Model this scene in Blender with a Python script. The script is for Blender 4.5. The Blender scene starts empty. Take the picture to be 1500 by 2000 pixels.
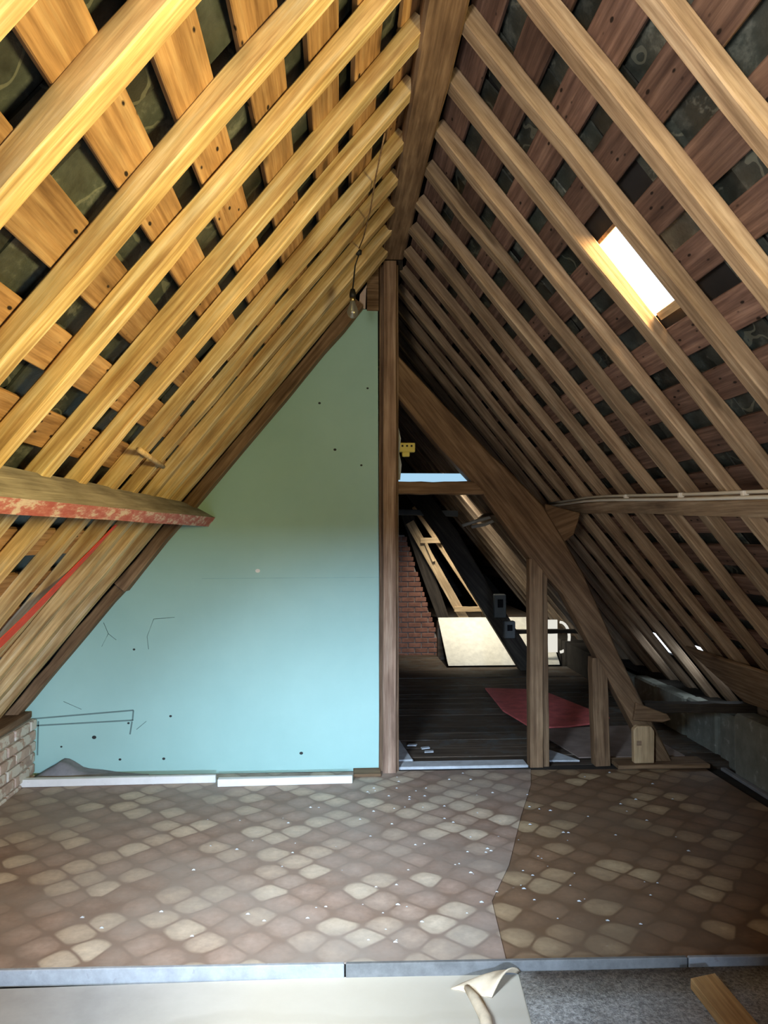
import bpy, bmesh, math, random
from mathutils import Vector, Matrix
random.seed(7)
scene = bpy.context.scene
COL = scene.collection
V = Vector

# ------------------------------------------------------------------ camera, world, lights, exposure
PSI, TH = math.radians(3.432), math.radians(1.718)
EYE = V((0, 0, 1.5))
fwd = V((math.sin(PSI) * math.cos(TH), math.cos(PSI) * math.cos(TH), math.sin(TH)))
rgt = V((math.cos(PSI), -math.sin(PSI), 0))
upv = rgt.cross(fwd)
cam_d = bpy.data.cameras.new('camera')
cam = bpy.data.objects.new('camera', cam_d)
COL.objects.link(cam)
cam.matrix_world = Matrix((
    (rgt.x, upv.x, -fwd.x, EYE.x), (rgt.y, upv.y, -fwd.y, EYE.y), (rgt.z, upv.z, -fwd.z, EYE.z), (0, 0, 0, 1)))
cam_d.sensor_fit = 'VERTICAL'
cam_d.sensor_height = 36.0
cam_d.lens = 36.0 * 1500.0 / 2000.0
cam_d.clip_start = 0.05
scene.camera = cam

world = bpy.data.worlds.new('World')
scene.world = world
world.use_nodes = True
bg = world.node_tree.nodes['Background']
bg.inputs[0].default_value = (0.80, 0.90, 1.0, 1)
bg.inputs[1].default_value = 3.0
scene.view_settings.view_transform = 'Standard'
scene.view_settings.look = 'None'
scene.view_settings.gamma = 1.0
scene.view_settings.use_curve_mapping = False
scene.view_settings.exposure = 0.0


def area(name, loc, aim, sx, sy, power, color, spread=180):
    d = bpy.data.lights.new(name, 'AREA')
    d.shape = 'RECTANGLE'
    d.size, d.size_y = sx, sy
    d.energy = power
    d.color = color
    d.spread = math.radians(spread)
    o = bpy.data.objects.new(name, d)
    COL.objects.link(o)
    o.location = loc
    o.rotation_euler = (V(aim) - V(loc)).to_track_quat('-Z', 'Y').to_euler()
    return o


# cool daylight through the low window in the gable behind the camera
area('gable_window_light', (0.38, -2.6, 1.165), (-0.1, 4.9, 0.3), 0.24, 0.16, 310, (0.68, 0.90, 1.26))
# warm sunlight through a roof window in the right slope, behind the camera
area('roof_window_light', (1.50, 1.10, 1.72), (-0.75, 2.0, 2.05), 0.7, 0.5, 50, (1.0, 0.78, 0.30), 122)
# unseen cool fill added to light the near floor and lower blue panel
area('left_cool_fill', (-0.85, 0.70, 1.70), (0.02, 3.55, 0.0), 0.5, 0.5, 33, (0.72, 0.92, 1.14), 54)
# fill light added behind the camera to brighten the right slope
area('right_slope_fill', (-0.65, -0.5, 1.5), (1.15, 1.9, 2.7), 0.4, 0.4, 19, (1.0, 0.89, 0.74), 72)
# sky above the glass slate in the right slope
area('glass_slate_sky', (1.373, 2.80, 2.693), (1.063, 2.86, 2.44), 0.40, 0.30, 34, (1.0, 0.58, 0.22), 110)
# unseen fill added to light the far attic and its insulation board
area('far_attic_fill', (1.15, 8.80, 2.15), (1.85, 9.45, 0.2), 0.4, 0.4, 13, (1.0, 0.93, 0.78), 80)

# ------------------------------------------------------------------ materials


def nodes(name):
    m = bpy.data.materials.new(name)
    m.use_nodes = True
    nt = m.node_tree
    return m, nt, nt.nodes['Principled BSDF']


def N(nt, t, **kw):
    n = nt.nodes.new(t)
    for k, v in kw.items():
        if k == 'ins':
            for a, b in v.items():
                n.inputs[a].default_value = b
        else:
            setattr(n, k, v)
    return n


def ramp(nt, stops):
    r = nt.nodes.new('ShaderNodeValToRGB')
    e = r.color_ramp.elements
    e[0].position, e[0].color = stops[0][0], (*stops[0][1], 1)
    e[1].position, e[1].color = stops[-1][0], (*stops[-1][1], 1)
    for p, c in stops[1:-1]:
        x = e.new(p)
        x.color = (*c, 1)
    return r


def mix(nt, a, b, fac, mode='MIX'):
    n = nt.nodes.new('ShaderNodeMix')
    n.data_type = 'RGBA'
    n.blend_type = mode
    for s, v in ((n.inputs[0], fac), (n.inputs[6], a), (n.inputs[7], b)):
        if hasattr(v, 'links'):
            nt.links.new(v, s)
        elif isinstance(v, (tuple, list)):
            s.default_value = (*v[:3], 1)
        else:
            s.default_value = v
    return n.outputs[2]


def mth(nt, op, a, b=0.0, c=0.0):
    n = nt.nodes.new('ShaderNodeMath')
    n.operation = op
    for s, v in zip(n.inputs, (a, b, c)):
        if hasattr(v, 'links'):
            nt.links.new(v, s)
        else:
            s.default_value = v
    return n.outputs[0]


def coords(nt, scale=(1, 1, 1), rand=True, which='Object'):
    tc = N(nt, 'ShaderNodeTexCoord')
    mp = N(nt, 'ShaderNodeMapping', ins={'Scale': scale})
    nt.links.new(tc.outputs[which], mp.inputs['Vector'])
    if rand:
        oi = N(nt, 'ShaderNodeObjectInfo')
        cmb = N(nt, 'ShaderNodeCombineXYZ')
        for i, k in enumerate((37.0, 91.0, 53.0)):
            nt.links.new(mth(nt, 'MULTIPLY', oi.outputs['Random'], k), cmb.inputs[i])
        nt.links.new(cmb.outputs[0], mp.inputs['Location'])
    return mp.outputs[0]


def noise(nt, vec, scale, detail=4, rough=.55):
    n = N(nt, 'ShaderNodeTexNoise', ins={'Scale': scale, 'Detail': detail, 'Roughness': rough})
    if vec is not None:
        nt.links.new(vec, n.inputs['Vector'])
    return n.outputs['Fac']


def bump(nt, bs, h, strength=.4, dist=.01):
    b = N(nt, 'ShaderNodeBump', ins={'Strength': strength, 'Distance': dist})
    nt.links.new(h, b.inputs['Height'])
    nt.links.new(b.outputs[0], bs.inputs['Normal'])


def wood(name, dark, mid, light, knots=.25, vary=.25, rough=.75, nails=0.0, stain=None):
    m, nt, bs = nodes(name)
    v = coords(nt, (1.3, 26, 26))
    g = noise(nt, v, 1.6, 6, .62)
    r = ramp(nt, [(.30, dark), (.52, mid), (.72, light)])
    nt.links.new(g, r.inputs[0])
    col = r.outputs[0]
    v2 = coords(nt, (2.2, 7, 7))
    blot = noise(nt, v2, 1.4, 4)
    rb = ramp(nt, [(.35, (.62, .58, .55)), (.62, (1.1, 1.08, 1.05))])
    nt.links.new(blot, rb.inputs[0])
    col = mix(nt, col, rb.outputs[0], .75, 'MULTIPLY')
    vf = coords(nt, (3.5, 120, 120))
    fine = noise(nt, vf, 1.0, 3, .6)
    rf = ramp(nt, [(.34, (.74, .72, .70)), (.60, (1.1, 1.1, 1.1))])
    nt.links.new(fine, rf.inputs[0])
    col = mix(nt, col, rf.outputs[0], .7, 'MULTIPLY')
    if knots:
        v3 = coords(nt, (1.8, 6.5, 6.5))
        vo = N(nt, 'ShaderNodeTexVoronoi', ins={'Scale': 1.3})
        nt.links.new(v3, vo.inputs['Vector'])
        rk = ramp(nt, [(.08, (1, 1, 1)), (.17, (0, 0, 0))])
        nt.links.new(vo.outputs['Distance'], rk.inputs[0])
        col = mix(nt, col, tuple(c * .28 for c in dark), mth(nt, 'MULTIPLY', rk.outputs[0], knots))
    if nails:
        v4 = coords(nt, (15, 34, 34))
        vo = N(nt, 'ShaderNodeTexVoronoi', ins={'Scale': 1.0})
        nt.links.new(v4, vo.inputs['Vector'])
        rk = ramp(nt, [(.14, (1, 1, 1)), (.22, (0, 0, 0))])
        nt.links.new(vo.outputs['Distance'], rk.inputs[0])
        sep = N(nt, 'ShaderNodeSeparateColor')
        nt.links.new(vo.outputs['Color'], sep.inputs[0])
        pick = mth(nt, 'GREATER_THAN', sep.outputs[0], 1.0 - nails)
        col = mix(nt, col, (.012, .007, .006), mth(nt, 'MULTIPLY', rk.outputs[0], pick))
    if stain:
        v5 = coords(nt, (5, 5, 5))
        s = noise(nt, v5, 1.2, 6, .7)
        rs = ramp(nt, [(.50, (0, 0, 0)), (.62, (1, 1, 1))])
        nt.links.new(s, rs.inputs[0])
        col = mix(nt, col, stain, rs.outputs[0])
    oi = N(nt, 'ShaderNodeObjectInfo')
    val = mth(nt, 'MULTIPLY_ADD', oi.outputs['Random'], vary * 2, 1.0 - vary)
    hs = N(nt, 'ShaderNodeHueSaturation')
    nt.links.new(val, hs.inputs['Value'])
    nt.links.new(col, hs.inputs['Color'])
    nt.links.new(hs.outputs[0], bs.inputs['Base Color'])
    bs.inputs['Roughness'].default_value = rough
    bs.inputs['Specular IOR Level'].default_value = .25
    bump(nt, bs, g, .35, .006)
    return m


def plain(name, c, rough=.7, var=.15, sc=8, metal=0, spots=None, spot_sc=40, spot_lim=.66, obj=True):
    m, nt, bs = nodes(name)
    v = coords(nt, (1, 1, 1), rand=obj)
    n = noise(nt, v, sc, 6, .65)
    r = ramp(nt, [(.3, tuple(x * (1 - var) for x in c)), (.7, tuple(min(1, x * (1 + var)) for x in c))])
    nt.links.new(n, r.inputs[0])
    col = r.outputs[0]
    if spots:
        s = noise(nt, v, spot_sc, 3, .6)
        rs = ramp(nt, [(spot_lim, (0, 0, 0)), (spot_lim + .05, (1, 1, 1))])
        nt.links.new(s, rs.inputs[0])
        col = mix(nt, col, spots, rs.outputs[0])
    nt.links.new(col, bs.inputs['Base Color'])
    bs.inputs['Roughness'].default_value = rough
    bs.inputs['Metallic'].default_value = metal
    bs.inputs['Specular IOR Level'].default_value = .3
    bump(nt, bs, n, .25, .008)
    return m


def emis(name, c, s):
    m = bpy.data.materials.new(name)
    m.use_nodes = True
    nt = m.node_tree
    nt.nodes.clear()
    e = N(nt, 'ShaderNodeEmission', ins={'Color': (*c, 1), 'Strength': s})
    o = N(nt, 'ShaderNodeOutputMaterial')
    nt.links.new(e.outputs[0], o.inputs[0])
    return m


def thin_glass(name, tint=(1, 1, 1), gloss=.12, rough=.05):
    m = bpy.data.materials.new(name)
    m.use_nodes = True
    nt = m.node_tree
    nt.nodes.clear()
    t = N(nt, 'ShaderNodeBsdfTransparent', ins={'Color': (*tint, 1)})
    g = N(nt, 'ShaderNodeBsdfGlossy', ins={'Roughness': rough})
    x = N(nt, 'ShaderNodeMixShader', ins={0: gloss})
    o = N(nt, 'ShaderNodeOutputMaterial')
    nt.links.new(t.outputs[0], x.inputs[1])
    nt.links.new(g.outputs[0], x.inputs[2])
    nt.links.new(x.outputs[0], o.inputs[0])
    return m


M = {}
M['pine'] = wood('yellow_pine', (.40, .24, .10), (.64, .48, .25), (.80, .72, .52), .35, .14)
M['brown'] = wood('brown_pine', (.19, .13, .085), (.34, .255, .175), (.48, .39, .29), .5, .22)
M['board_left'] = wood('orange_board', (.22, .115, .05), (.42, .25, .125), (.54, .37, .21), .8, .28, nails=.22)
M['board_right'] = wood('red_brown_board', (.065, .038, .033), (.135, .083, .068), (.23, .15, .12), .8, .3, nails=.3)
M['oak'] = wood('old_oak', (.115, .066, .034), (.22, .14, .078), (.32, .215, .125), .3, .12)
M['ridge'] = wood('ridge_oak', (.11, .065, .038), (.21, .135, .083), (.36, .25, .16), .4, .05)
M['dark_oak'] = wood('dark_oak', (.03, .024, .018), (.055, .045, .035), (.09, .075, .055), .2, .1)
M['post'] = wood('post_pine', (.19, .12, .085), (.34, .23, .165), (.50, .38, .29), .3, .05)
M['purlin_grey'] = wood('grey_dusty_timber', (.20, .195, .185), (.29, .285, .27), (.37, .365, .35), .1, .05)
M['pale_wood'] = wood('pale_wood', (.45, .32, .18), (.62, .46, .27), (.74, .58, .38), .2, .1)
M['offcut'] = wood('fresh_pine', (.50, .30, .12), (.66, .43, .19), (.76, .54, .28), .3, .05)
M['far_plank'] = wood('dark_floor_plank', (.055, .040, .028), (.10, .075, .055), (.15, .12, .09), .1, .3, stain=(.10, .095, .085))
M['plywood'] = None
M['white_paint'] = plain('white_paint', (.80, .80, .78), .5, .06, 14, spots=(.5, .48, .45), spot_sc=30, spot_lim=.68)
M['cable'] = plain('grey_white_plastic', (.72, .71, .66), .45, .05)
M['yellow_plastic'] = plain('yellow_plastic', (.78, .66, .16), .5, .08)
M['black_plastic'] = plain('black_plastic', (.015, .014, .013), .5, .1)
M['meter_grey'] = plain('meter_grey', (.16, .17, .165), .5, .1)
M['red_strap'] = plain('red_strap', (.74, .060, .014), .6, .15, 20)
M['red_mat'] = plain('red_mat', (.66, .15, .14), .85, .25, 9)
M['grey_board'] = plain('grey_brown_board', (.26, .20, .17), .85, .25, 7)
M['cement'] = plain('grey_cement', (.24, .24, .255), .95, .2, 12)
M['pale_dust'] = plain('pale_dust', (.50, .53, .55), .95, .2, 12)
M['concrete'] = plain('concrete_block', (.235, .25, .215), .95, .25, 9, spots=(.35, .36, .33), spot_sc=18, spot_lim=.62)
M['dark_slab'] = plain('dark_underlay', (.012, .012, .014), .9, .2)
M['ground'] = plain('dark_subfloor', (.035, .030, .024), .95, .4, 6)
M['plaster_strip'] = plain('grey_nosing', (.29, .30, .31), .7, .18, 20, spots=(.25, .25, .26), spot_sc=22, spot_lim=.64)
M['dark_strip'] = plain('dark_nosing', (.15, .15, .145), .75, .25, 20)
M['insulation'] = plain('white_insulation', (.80, .77, .66), .95, .12, 16)
M['brick'] = plain('red_brick', (.27, .125, .085), .95, .35, 14)
M['mortar'] = plain('mortar', (.30, .26, .22), .95, .2, 14)
M['smeared_brick'] = plain('smeared_brick', (.46, .36, .31), .95, .28, 10, spots=(.62, .60, .55), spot_sc=12, spot_lim=.5)
M['smeared_mortar'] = plain('pale_mortar', (.42, .40, .36), .95, .25, 16)
M['paper'] = plain('pink_white_paper', (.62, .50, .50), .8, .15, 6)
M['beige'] = plain('beige_backing', (.62, .50, .35), .85, .18, 14)
M['hole'] = plain('dark_hole', (.03, .035, .035), .9, .1)
M['pencil'] = plain('pencil_grey', (.15, .24, .23), .9, .1)
M['joint'] = plain('teal_joint', (.31, .53, .52), .8, .1)
M['white_spot'] = plain('white_filler', (.85, .85, .82), .8, .05)
M['tan_edge'] = plain('ragged_edge', (.50, .33, .10), .9, .3, 25)
M['brass'] = plain('brass', (.5, .4, .2), .35, .1, metal=1)
M['glass'] = thin_glass('clear_glass', (.93, .95, .93), .30, .25)
_nt = M['glass'].node_tree
_d = N(_nt, 'ShaderNodeBsdfTranslucent', ins={'Color': (.85, .86, .82, 1)})
_m = N(_nt, 'ShaderNodeMixShader', ins={0: .38})
_o = next(n for n in _nt.nodes if n.type == 'OUTPUT_MATERIAL')
_nt.links.new(_o.inputs[0].links[0].from_socket, _m.inputs[1])
_nt.links.new(_d.outputs[0], _m.inputs[2])
_nt.links.new(_m.outputs[0], _o.inputs[0])
M['pane'] = thin_glass('dusty_glass', (.95, .98, 1.0), .06, .2)
M['glow_pane'] = emis('glowing_pane', (.42, .70, .92), .95)
M['white_glow'] = emis('glowing_white', (.93, .90, .80), .85)


def slate_mat():
    m, nt, bs = nodes('slate')
    v = coords(nt, (1, 1, 1))
    n = noise(nt, v, 7, 6, .7)
    r = ramp(nt, [(.30, (.018, .022, .021)), (.55, (.048, .058, .056)), (.72, (.16, .175, .165))])
    nt.links.new(n, r.inputs[0])
    oi = N(nt, 'ShaderNodeObjectInfo')
    hs = N(nt, 'ShaderNodeHueSaturation')
    nt.links.new(mth(nt, 'MULTIPLY_ADD', oi.outputs['Random'], .9, .25), hs.inputs['Value'])
    nt.links.new(r.outputs[0], hs.inputs['Color'])
    s = noise(nt, v, 3.2, 5, .75)
    rs = ramp(nt, [(.60, (0, 0, 0)), (.66, (1, 1, 1))])
    nt.links.new(s, rs.inputs[0])
    col = mix(nt, hs.outputs[0], (.17, .18, .16), mth(nt, 'MULTIPLY', rs.outputs[0], .5))
    cr = noise(nt, v, 2.3, 3, .5)
    band = mth(nt, 'LESS_THAN', mth(nt, 'ABSOLUTE', mth(nt, 'SUBTRACT', cr, .53)), .008)
    col = mix(nt, col, (.26, .27, .22), mth(nt, 'MULTIPLY', band, .25))
    nt.links.new(col, bs.inputs['Base Color'])
    bs.inputs['Roughness'].default_value = .42
    bs.inputs['Specular IOR Level'].default_value = .5
    bump(nt, bs, n, .5, .01)
    return m


M['slate'] = slate_mat()


def lino_mat(name, grout, tones, dirt):
    """printed cobble pattern on vinyl: a diamond lattice of rounded cells"""
    m, nt, bs = nodes(name)
    tc = N(nt, 'ShaderNodeTexCoord')
    mp = N(nt, 'ShaderNodeMapping', ins={'Rotation': (0, 0, math.radians(45)), 'Scale': (1, 1, 1)})
    nt.links.new(tc.outputs['Object'], mp.inputs['Vector'])
    warp = N(nt, 'ShaderNodeTexNoise', ins={'Scale': 3.5, 'Detail': 1})
    nt.links.new(tc.outputs['Object'], warp.inputs['Vector'])
    vm = N(nt, 'ShaderNodeVectorMath', operation='MULTIPLY_ADD')
    nt.links.new(warp.outputs['Color'], vm.inputs[0])
    vm.inputs[1].default_value = (.05, .05, 0)
    nt.links.new(mp.outputs[0], vm.inputs[2])
    outs = []
    for feat in ('F1', 'DISTANCE_TO_EDGE'):
        vo = N(nt, 'ShaderNodeTexVoronoi', voronoi_dimensions='2D', feature=feat,
               ins={'Scale': 1 / .138, 'Randomness': .26})
        nt.links.new(vm.outputs[0], vo.inputs['Vector'])
        outs.append(vo)
    f1, ed = outs
    edge = ramp(nt, [(.012, (0, 0, 0)), (.07, (1, 1, 1))])
    nt.links.new(ed.outputs['Distance'], edge.inputs[0])
    rnd = ramp(nt, [(.48, (1, 1, 1)), (.60, (0, 0, 0))])
    nt.links.new(f1.outputs['Distance'], rnd.inputs[0])
    fac = mth(nt, 'MULTIPLY', edge.outputs[0], rnd.outputs[0])
    sep = N(nt, 'ShaderNodeSeparateColor')
    nt.links.new(f1.outputs['Color'], sep.inputs[0])
    tone = ramp(nt, tones)
    tone.color_ramp.interpolation = 'LINEAR'
    nt.links.new(sep.outputs[0], tone.inputs[0])
    nz = noise(nt, tc.outputs['Object'], 30, 5, .6)
    rz = ramp(nt, [(.3, (.78, .76, .74)), (.7, (1.15, 1.14, 1.12))])
    nt.links.new(nz, rz.inputs[0])
    stone = mix(nt, tone.outputs[0], rz.outputs[0], .8, 'MULTIPLY')
    shade = ramp(nt, [(.12, (1.08, 1.08, 1.08)), (.55, (.70, .66, .62))])
    nt.links.new(f1.outputs['Distance'], shade.inputs[0])
    stone = mix(nt, stone, shade.outputs[0], .8, 'MULTIPLY')
    col = mix(nt, grout, stone, fac)
    # trodden-in dust
    d = noise(nt, tc.outputs['Object'], 1.5, 6, .65)
    rd = ramp(nt, [(.36, (0, 0, 0)), (.66, (1, 1, 1))])
    nt.links.new(d, rd.inputs[0])
    col = mix(nt, col, dirt, mth(nt, 'MULTIPLY', rd.outputs[0], .8))
    s = noise(nt, tc.outputs['Object'], 22, 4, .8)
    rs = ramp(nt, [(.70, (0, 0, 0)), (.74, (1, 1, 1))])
    nt.links.new(s, rs.inputs[0])
    col = mix(nt, col, (.42, .40, .36), mth(nt, 'MULTIPLY', rs.outputs[0], .5))
    nt.links.new(col, bs.inputs['Base Color'])
    bs.inputs['Roughness'].default_value = .55
    bs.inputs['Specular IOR Level'].default_value = .3
    bump(nt, bs, fac, .12, .004)
    return m


CREAM = (.52, .41, .28)
M['lino_a'] = lino_mat('cobble_vinyl_rosy', (.225, .148, .105),
                       [(.0, (.30, .205, .155)), (.35, (.38, .265, .205)), (.52, (.40, .29, .23)), (.68, (.56, .45, .34)), (1.0, (.68, .58, .45))], (.31, .265, .225))
M['lino_b'] = lino_mat('cobble_vinyl_tan', (.155, .088, .046),
                       [(.0, (.20, .12, .07)), (.4, (.265, .16, .094)), (.55, (.30, .19, .115)), (.70, (.45, .32, .19)), (1.0, (.56, .43, .265))], (.165, .112, .072))


def panel_mat():
    m, nt, bs = nodes('blue_painted_board')
    v = coords(nt, (1, 1, 1), rand=False)
    n = noise(nt, v, 1.6, 5, .6)
    r = ramp(nt, [(.3, (.34, .57, .535)), (.7, (.39, .63, .59))])
    nt.links.new(n, r.inputs[0])
    v2 = coords(nt, (4, 4, 20), rand=False)
    s = noise(nt, v2, 2.2, 8, .8)
    rs = ramp(nt, [(.66, (0, 0, 0)), (.74, (1, 1, 1))])
    nt.links.new(s, rs.inputs[0])
    col = mix(nt, r.outputs[0], (.40, .58, .55), mth(nt, 'MULTIPLY', rs.outputs[0], .5))
    nt.links.new(col, bs.inputs['Base Color'])
    bs.inputs['Roughness'].default_value = .5
    bs.inputs['Specular IOR Level'].default_value = .3
    bump(nt, bs, n, .1, .01)
    return m


M['panel'] = panel_mat()


def ply_mat():
    m, nt, bs = nodes('dusty_plywood')
    v = coords(nt, (1, 1, 1), rand=False)
    n = noise(nt, v, 3, 7, .65)
    r = ramp(nt, [(.3, (.30, .29, .27)), (.7, (.43, .42, .40))])
    nt.links.new(n, r.inputs[0])
    w = N(nt, 'ShaderNodeTexWave', wave_type='RINGS', ins={'Scale': .9, 'Distortion': 7.0, 'Detail': 3.0, 'Detail Scale': 1.2})
    nt.links.new(v, w.inputs['Vector'])
    rw = ramp(nt, [(.02, (.72, .70, .68)), (.12, (1, 1, 1))])
    nt.links.new(w.outputs['Fac'], rw.inputs[0])
    col = mix(nt, r.outputs[0], rw.outputs[0], .55, 'MULTIPLY')
    # warmer cleaner wood towards the carpet
    sx = N(nt, 'ShaderNodeSeparateXYZ')
    nt.links.new(v, sx.inputs[0])
    g = mth(nt, 'SMOOTHSTEP', sx.outputs[0], 1.9, 2.5) if False else sx.outputs[0]
    mr = N(nt, 'ShaderNodeMapRange', ins={1: -.1, 2: .45, 3: 0.0, 4: .6})
    nt.links.new(g, mr.inputs[0])
    col = mix(nt, col, (.62, .54, .40), mr.outputs[0])
    nt.links.new(col, bs.inputs['Base Color'])
    bs.inputs['Roughness'].default_value = .8
    bump(nt, bs, n, .2, .004)
    return m


M['plywood'] = ply_mat()


def carpet_mat():
    m, nt, bs = nodes('grey_carpet')
    v = coords(nt, (1, 1, 1), rand=False)
    n = noise(nt, v, 75, 4, .85)
    r = ramp(nt, [(.32, (.17, .165, .155)), (.5, (.40, .39, .365)), (.68, (.70, .68, .64))])
    nt.links.new(n, r.inputs[0])
    b = noise(nt, v, 5, 4, .6)
    rb = ramp(nt, [(.35, (.7, .68, .64)), (.65, (1.1, 1.1, 1.1))])
    nt.links.new(b, rb.inputs[0])
    nt.links.new(mix(nt, r.outputs[0], rb.outputs[0], .8, 'MULTIPLY'), bs.inputs['Base Color'])
    bs.inputs['Roughness'].default_value = 1.0
    bs.inputs['Specular IOR Level'].default_value = .1
    bump(nt, bs, n, .8, .012)
    return m


M['carpet'] = carpet_mat()


def red_paint_mat():
    m, nt, bs = nodes('worn_red_paint')
    v = coords(nt, (1, 3, 3))
    n = noise(nt, v, 9, 7, .75)
    r = ramp(nt, [(.42, (.36, .085, .075)), (.52, (.44, .17, .15)), (.57, (.52, .40, .35)), (.72, (.62, .54, .46))])
    nt.links.new(n, r.inputs[0])
    nt.links.new(r.outputs[0], bs.inputs['Base Color'])
    bs.inputs['Roughness'].default_value = .75
    return m


M['red_paint'] = red_paint_mat()

# ------------------------------------------------------------------ geometry helpers
WM = {}


def link(name, me, mat=None, parent=None, mtx=None, smooth=False):
    o = bpy.data.objects.new(name, me)
    COL.objects.link(o)
    mtx = mtx or Matrix()
    if parent is not None:
        o.parent = parent
        o.matrix_basis = WM[parent].inverted() @ mtx
    else:
        o.matrix_basis = mtx
    WM[o] = mtx
    if mat is not None and not me.materials:
        for q in (mat if isinstance(mat, (list, tuple)) else [mat]):
            me.materials.append(q)
    if smooth:
        for p in me.polygons:
            p.use_smooth = True
    return o


def thing(o, label, cat, group=None):
    o['label'] = label
    o['category'] = cat
    if group:
        o['group'] = group
    return o


def struct(o, label=None):
    o['kind'] = 'structure'
    if label:
        o['label'] = label
    return o


def empty(name, loc):
    o = bpy.data.objects.new(name, None)
    COL.objects.link(o)
    o.location = loc
    o.empty_display_size = .05
    WM[o] = Matrix.Translation(loc)
    return o


def tomesh(name, vs, fs, mats=None):
    me = bpy.data.meshes.new(name)
    me.from_pydata([tuple(v) for v in vs], [], fs)
    bm = bmesh.new()
    bm.from_mesh(me)
    bmesh.ops.recalc_face_normals(bm, faces=bm.faces)
    bm.to_mesh(me)
    bm.free()
    if mats:
        for i, p in enumerate(me.polygons):
            p.material_index = mats[i] if i < len(mats) else 0
    return me


def loft(rings, cap=True):
    vs, fs = [], []
    n = len(rings[0])
    for r in rings:
        vs += [V(p) for p in r]
    for i in range(len(rings) - 1):
        for j in range(n):
            k = (j + 1) % n
            fs.append((i * n + j, i * n + k, (i + 1) * n + k, (i + 1) * n + j))
    if cap:
        fs.append(tuple(range(n))[::-1])
        b = (len(rings) - 1) * n
        fs.append(tuple(b + j for j in range(n)))
    return vs, fs


def basis(p0, axis, side):
    """local X along axis, local Y near side"""
    x = V(axis).normalized()
    z = x.cross(V(side)).normalized()
    y = z.cross(x)
    return Matrix(((x.x, y.x, z.x, p0[0]), (x.y, y.y, z.y, p0[1]), (x.z, y.z, z.z, p0[2]), (0, 0, 0, 1)))


def timber(name, mat, p0, p1, side, w, h, parent=None, segs=8, jit=.002, ch=.005, w1=None, h1=None):
    """timber whose long axis runs p0 -> p1, w across `side`, h across the third direction (centred)"""
    p0, p1 = V(p0), V(p1)
    L = (p1 - p0).length
    mx = basis(p0, p1 - p0, side)
    rings = []
    w1 = w if w1 is None else w1
    h1 = h if h1 is None else h1
    for i in range(segs + 1):
        t = i / segs
        a = (w * (1 - t) + w1 * t) / 2 + random.uniform(-jit, jit)
        b = (h * (1 - t) + h1 * t) / 2 + random.uniform(-jit, jit)
        oy, oz = random.uniform(-jit, jit), random.uniform(-jit, jit)
        c = min(ch, a * .6, b * .6)
        q = [(-a + c, -b), (a - c, -b), (a, -b + c), (a, b - c), (a - c, b), (-a + c, b), (-a, b - c), (-a, -b + c)]
        rings.append([(L * t, oy + y, oz + z) for y, z in q])
    vs, fs = loft(rings)
    return link(name, tomesh(name, vs, fs), mat, parent, mx)


def extr(name, mat, pts, off, parent=None, origin=None, grain=None, bevel=0.0, smooth=False):
    """prism: polygon pts (3D) pushed by vector off; grain = axis that becomes local X"""
    pts = [V(p) for p in pts]
    off = V(off)
    o = V(origin) if origin is not None else pts[0].copy()
    if grain is not None:
        mx = basis(o, grain, off if abs(V(grain).normalized().dot(off.normalized())) < .95 else (0, 0, 1))
    else:
        mx = Matrix.Translation(o)
    inv = mx.inverted()
    r0 = [inv @ p for p in pts]
    r1 = [inv @ (p + off) for p in pts]
    vs, fs = loft([r0, r1])
    me = tomesh(name, vs, fs)
    if bevel:
        bm = bmesh.new()
        bm.from_mesh(me)
        bmesh.ops.bevel(bm, geom=bm.edges[:], offset=bevel, segments=1, affect='EDGES')
        bm.to_mesh(me)
        bm.free()
    return link(name, me, mat, parent, mx, smooth)


def box(name, mat, lo, hi, parent=None, bevel=.003):
    (x0, y0, z0), (x1, y1, z1) = lo, hi
    return extr(name, mat, [(x0, y0, z0), (x1, y0, z0), (x1, y1, z0), (x0, y1, z0)], (0, 0, z1 - z0), parent,
                origin=((x0 + x1) / 2, (y0 + y1) / 2, z0), bevel=bevel)


def tube(name, mat, pts, r, parent=None, n=8, mtx0=None):
    pts = [V(p) for p in pts]
    rings = []
    o = pts[0].copy()
    for i, p in enumerate(pts):
        d = (pts[min(i + 1, len(pts) - 1)] - pts[max(i - 1, 0)]).normalized()
        a = d.cross(V((0, 0, 1)) if abs(d.z) < .9 else V((1, 0, 0))).normalized()
        b = d.cross(a)
        rr = r[i] if isinstance(r, (list, tuple)) else r
        rings.append([p - o + a * rr * math.cos(q) + b * rr * math.sin(q) for q in [2 * math.pi * k / n for k in range(n)]])
    vs, fs = loft(rings)
    return link(name, tomesh(name, vs, fs), mat, parent, Matrix.Translation(o), True)


def lathe(name, mat, prof, loc, parent=None, n=20):
    """prof: (radius, z) pairs about a vertical axis"""
    rings = [[(r * math.cos(2 * math.pi * k / n), r * math.sin(2 * math.pi * k / n), z) for k in range(n)] for r, z in prof]
    vs, fs = loft(rings)
    return link(name, tomesh(name, vs, fs), mat, parent, Matrix.Translation(loc), True)


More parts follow.
